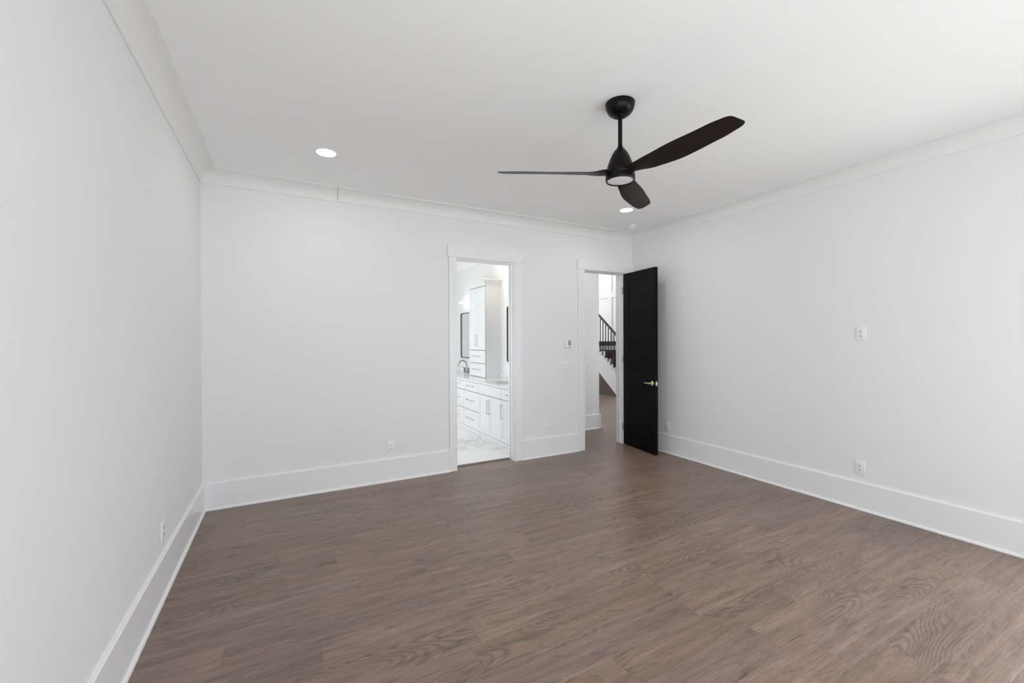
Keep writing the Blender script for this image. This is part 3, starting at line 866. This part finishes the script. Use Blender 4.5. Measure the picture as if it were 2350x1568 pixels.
def mirror(ya, yb, label, z0=1.122, z1=2.048):
    yc, zc = (ya+yb)/2, (z0+z1)/2
    t = thing('wall_mirror', label, 'mirror', (BATH_R, yc, zc), 0, 'vanity mirrors')
    w, h_, r_, k = (yb-ya)/2, (z1-z0)/2, 0.045, 0.014
    def rr(w, h_, r_):
        out = []
        for (cx_, cz_, a0) in ((w-r_, h_-r_, 0), (-w+r_, h_-r_, PI/2), (-w+r_, -h_+r_, PI), (w-r_, -h_+r_, 1.5*PI)):
            for q in range(8):
                a = a0+q*(PI/2)/7; out.append((cx_+r_*math.cos(a), cz_+r_*math.sin(a)))
        return out
    O, I = rr(w, h_, r_), rr(w-k, h_-k, r_-k*0.8)
    bm = bmesh.new(); n = len(O)
    L = [[bm.verts.new((x, a, b)) for a, b in P] for x, P in ((-0.001, O), (-0.028, O), (-0.028, I), (-0.012, I))]
    for A_, B2 in zip(L, L[1:]):
        for q in range(n): bm.faces.new((A_[q], A_[(q+1) % n], B2[(q+1) % n], B2[q]))
    bmesh.ops.recalc_face_normals(bm, faces=bm.faces)
    obj('frame', bm, 'pewter', t)
    bm = bmesh.new(); bm_prism(bm, I, -0.013, -0.002, 'X'); obj('mirror_glass', bm, 'mirror', t)
mirror(5.20, 6.260, 'rounded mirror in a thin dark frame right of the tall cabinet, cut by the jamb')
mirror(7.29, 8.360, 'rounded mirror in a thin dark frame left of the tall cabinet, above the far faucet')

def vanity_light(y, label):
    t = thing('vanity_light', label, 'wall light', (BATH_R, y, 2.262), 0, 'vanity lights')
    bm = bmesh.new(); bm_box(bm, -0.022, -0.001, -0.10, 0.10, -0.03, 0.03, 0.004); obj('back_plate', bm, 'nickel', t)
    bm = bmesh.new(); bm_tube(bm, [(-0.02, 0, 0), (-0.06, 0, 0)], 0.008, 12); obj('arm', bm, 'nickel', t, smooth=True)
    bm = bmesh.new(); L = 0.42
    pts = [(-0.078, -L, 0), (-0.078, -L+0.01, 0), (-0.078, L-0.01, 0), (-0.078, L, 0)]
    bm_tube(bm, pts, [0.022, 0.028, 0.028, 0.022], 20); obj('glass_tube', bm, 'sconce', t, smooth=True)
vanity_light(5.50, 'lit opal vanity light above the near mirror, hidden behind the right jamb')
vanity_light(7.83, 'lit opal vanity light bar above the far mirror, left of the tall cabinet')

# tall tower cabinet standing on the counter
TX, TY0, TY1 = 2.995, 6.521, 7.214
tw = thing('tower_cabinet', 'tall white cabinet with crown top standing on the vanity counter between two mirrors', 'cabinet', (TX, (TY0+TY1)/2, 0.8415))
hw = (TY1-TY0)/2; zt = 2.423-0.8415
bxo('body', 'cabinet', tw, 0.0205, BATH_R-TX-0.001, -hw, hw, 0.0, zt)
bxo('painted_shade_liner', 'gap', tw, 0.0195, 0.0208, -hw+0.001, hw-0.001, 0.004, zt-0.004)  # same painted gap shade behind the tower fronts
for s in (-1, 1):
    d = front(tw, 'door', 0.0, *((-hw, 0.0) if s < 0 else (0.0, hw)), 1.310-0.8415, zt-0.012, shaker=True)
    pull(d, (0, s*0.030, 1.395-0.8415), (0, s*0.030, 1.575-0.8415))
for za, zb_ in ((0.006, 1.083-0.8415), (1.083-0.8415, 1.310-0.8415)):
    d = front(tw, 'drawer', 0.0, -hw, hw, za, zb_); zz = (za+zb_)/2+0.012
    pull(d, (0, -0.16, zz), (0, 0.16, zz))
bm = bmesh.new()
pr = [(0.0, 0.0), (0.004, 0.010), (0.012, 0.035), (0.028, 0.065), (0.050, 0.090), (0.058, 0.094), (0.060, 0.110), (0, 0.110)]
rings = []
for d_, z_ in pr[:-1]:
    rings.append([bm.verts.new(v) for v in ((BATH_R-TX-0.001, -hw-d_, zt+z_), (0.002-d_, -hw-d_, zt+z_), (0.002-d_, hw+d_, zt+z_), (BATH_R-TX-0.001, hw+d_, zt+z_))])
for a, b in zip(rings, rings[1:]):
    for q in range(3): bm.faces.new((a[q], a[q+1], b[q+1], b[q]))
bm.faces.new(rings[-1]); bm.faces.new(rings[0][::-1]); bm.faces.new([r[0] for r in rings] + [r[3] for r in rings][::-1])
bmesh.ops.recalc_face_normals(bm, faces=bm.faces)
obj('crown_top', bm, 'cabinet', tw)

# ------------------------------------------------------------------ hall and stairs beyond the right doorway
wall('wall_hall_near', 'Y', HALL_Y, 0.12, 3.42, HALL_X1, 0, HALL_H)
wall('wall_hall_side', 'X', HALL_X1-0.12, 0.12, HALL_Y+0.12, HALL_END, 0, HALL_H)
wall('wall_hall_right', 'X', HALL_R, 0.15, YB+WT, HALL_END, 0, HALL_H)
wall('wall_hall_end', 'Y', HALL_END, 0.15, HALL_X1-0.12, HALL_R+0.15, 0, HALL_H, [(a, b, 0.7, 4.3) for a, b in ADDED_HALL_WIN])
for i, (a, b) in enumerate(ADDED_HALL_WIN): window(6+i, 'Y', HALL_END, 0.15, a, b, 0.7, 4.3)  # frames for the added hall windows
wall('wall_hall_front', 'Y', YB, WT, 3.30, HALL_R+0.15, HC+0.02, HALL_H)
bm = bmesh.new(); bm_box(bm, 3.30, HALL_R+0.15, YB, HALL_END+0.15, HALL_H, HALL_H+0.1); struct('ceiling_hall', bm, 'ceiling')
bm = bmesh.new(); bm_box(bm, 3.42, HALL_X1, YB+WT, HALL_Y, 2.95, 3.03); struct('ceiling_vestibule', bm, 'ceiling')
downlight(4.0, 5.12, 2.95, 'unseen round recessed downlight added to brighten the vestibule behind the right doorway')  # unseen lamp added to brighten the near hall wall
# board and batten on the stair wall
bm = bmesh.new()
for y in (6.55, 8.04, 9.535, 11.03): bm_box(bm, HALL_R-0.022, HALL_R, y, y+0.14, 0, HALL_H-0.02, 0.001)
bm_box(bm, HALL_R-0.020, HALL_R, 4.70, HALL_END-0.01, 2.722, 2.88, 0.001)
bm_box(bm, HALL_R-0.020, HALL_R, 4.70, HALL_END-0.01, 4.6, 4.76, 0.001)
struct('trim_9', bm, 'wall')
added_hall_lamp = thing('added_pendant_lamp', 'unseen glowing globe pendant added high above the staircase to brighten the far wall', 'added light', (7.3, 9.9, HALL_H))  # unseen lamp added to brighten the stair wall
bm = bmesh.new(); bm_lathe(bm, [(0, 0), (0.06, 0), (0.06, -0.02), (0, -0.025)], 32); obj('canopy', bm, 'iron', added_hall_lamp, smooth=True)
bm = bmesh.new(); bm_tube(bm, [(0, 0, -0.02), (0, 0, -0.62)], 0.008, 10); obj('rod', bm, 'iron', added_hall_lamp)
bm = bmesh.new(); bmesh.ops.create_uvsphere(bm, u_segments=32, v_segments=16, radius=0.17); bmesh.ops.translate(bm, vec=(0, 0, -0.78), verts=bm.verts)
obj('globe', bm, emit('added_hall_globe', (1.0, 0.95, 0.90), 48.0), added_hall_lamp, smooth=True)

SX = 7.50                      # outer face of the staircase
Y0S, RISE, RUN, NST = 7.40, 0.20, 0.265, 6
stair = thing('staircase', 'brown wooden staircase with white stringer and black iron balusters seen through the hall doorway', 'staircase', (SX, Y0S, 0))
for k in range(1, NST+1):
    y = (k-1)*RUN; z = k*RISE
    depth = RUN+0.03 if k < NST else 1.05
    bm = bmesh.new(); bm_box(bm, 0.065, HALL_R-SX-0.022, y-0.028, y+depth-0.03, z-0.030, z, 0.006); obj('tread', bm, 'mahogany', stair)
    bm = bmesh.new(); bm_box(bm, 0.065, HALL_R-SX-0.022, y, y+0.018, z-RISE, z-0.030); obj('riser', bm, 'mahogany', stair)
# landing back step: white riser under a brown beam
yl = 1.66
bxo('landing_riser', 'trim', stair, 0.065, HALL_R-SX-0.022, yl, yl+0.02, NST*RISE, NST*RISE+0.115)
bxo('landing_beam', 'mahogany', stair, 0.02, HALL_R-SX-0.022, yl-0.02, yl+0.35, NST*RISE+0.115, NST*RISE+0.235, bev=0.006)
SL = 0.755
def ztop(y): return 0.585 + (y-8.158)*0.750      # white curb line, world y
def zlow(y): return 0.030 + (y-8.177)*0.765
# stringer board: outer face, top with small teeth at each baluster
ys0, ys1 = 7.50, 9.06
poly = [(ys0-Y0S, 0.0), (8.14-Y0S, 0.0), (ys1-Y0S, zlow(ys1)), (ys1-Y0S, ztop(ys1)-0.045)]
poly += [(ys0-Y0S, ztop(ys0)-0.045)]
bm = bmesh.new(); bm_prism(bm, poly, 0.0, 0.03, 'X'); obj('stringer', bm, 'trim', stair)
bm = bmesh.new()
BS = 0.1075
nb = int((ys1-ys0)/BS)
bl = [8.915 - BS*k for k in range(nb)]            # baluster positions, world y
pl_ = [(ys0-Y0S, ztop(ys0)-0.046)]
pl_ += [(ys1-Y0S, ztop(ys1)-0.046)]
teeth = []
yy = ys1
for yb_ in bl:
    teeth += [(yb_+0.030-Y0S, ztop(yb_+0.030)+0.002), (yb_+0.022-Y0S, ztop(yb_)-0.026), (yb_-0.024-Y0S, ztop(yb_)-0.026), (yb_-0.030-Y0S, ztop(yb_)+0.008)]
pl_ += [(ys1-Y0S, ztop(ys1)+0.01)] + [(a, b) for a, b in teeth if a > 0.03] + [(ys0-Y0S, ztop(ys0))]
bm_prism(bm, pl_, -0.012, 0.060, 'X'); obj('curb', bm, 'trim', stair)
# lower edge bead
bm = bmesh.new(); bm_prism(bm, [(8.14-Y0S, 0.0), (8.18-Y0S, 0.0), (ys1-Y0S, zlow(ys1)-0.012), (ys1-Y0S, zlow(ys1)+0.020)], -0.008, 0.035, 'X'); obj('edge_bead', bm, 'trim', stair)
# panel under the flight, shade put into its dark taupe colour
bm = bmesh.new(); bm_prism(bm, [(8.16-Y0S, 0.0), (9.9-Y0S, 0.0), (9.9-Y0S, 1.16), (9.2-Y0S, 1.16), (9.0-Y0S, zlow(9.0)+0.05), (8.16-Y0S, 0.05)], 0.035, 0.055, 'X'); obj('under_panel', bm, 'taupe', stair)

rail = bpy.data.objects.new('railing', None); COL.objects.link(rail); rail.parent = stair; rail.location = (0.024, 0, 0)
def zrail(y): return 1.500 + (y-8.155)*0.795
bm = bmesh.new()
t_ = bmesh.new()
hp = [(-0.028, -0.030), (0.028, -0.030), (0.033, -0.010), (0.030, 0.018), (0.016, 0.032), (-0.016, 0.032), (-0.030, 0.018), (-0.033, -0.010)]
for ya_, yb_ in ((7.40, 9.02),):
    A_ = [t_.verts.new((x, ya_-Y0S, zrail(ya_)+z)) for x, z in hp]; B2 = [t_.verts.new((x, yb_-Y0S, zrail(yb_)+z)) for x, z in hp]
    for i in range(8): t_.faces.new((A_[i], A_[(i+1) % 8], B2[(i+1) % 8], B2[i]))
    t_.faces.new(A_[::-1]); t_.faces.new(B2)
bmesh.ops.recalc_face_normals(t_, faces=t_.faces); merge(bm, t_)
obj('handrail', bm, 'mahogany', rail)
for yb_ in bl:
    if yb_ < 7.5: continue
    bm = bmesh.new(); bm_box(bm, -0.009, 0.009, yb_-Y0S-0.009, yb_-Y0S+0.009, ztop(yb_)-0.026, zrail(yb_)-0.022, 0.001)
    obj('baluster', bm, 'iron', rail)
for yn, zn0, zn1 in ((7.36, 0.0, 1.02), (9.13, 1.2, 2.42)):
    bm = bmesh.new(); bm_box(bm, -0.045, 0.045, yn-Y0S-0.045, yn-Y0S+0.045, zn0, zn1, 0.004); bm_box(bm, -0.055, 0.055, yn-Y0S-0.055, yn-Y0S+0.055, zn1, zn1+0.03, 0.006)
    obj('newel_post', bm, 'mahogany', rail)
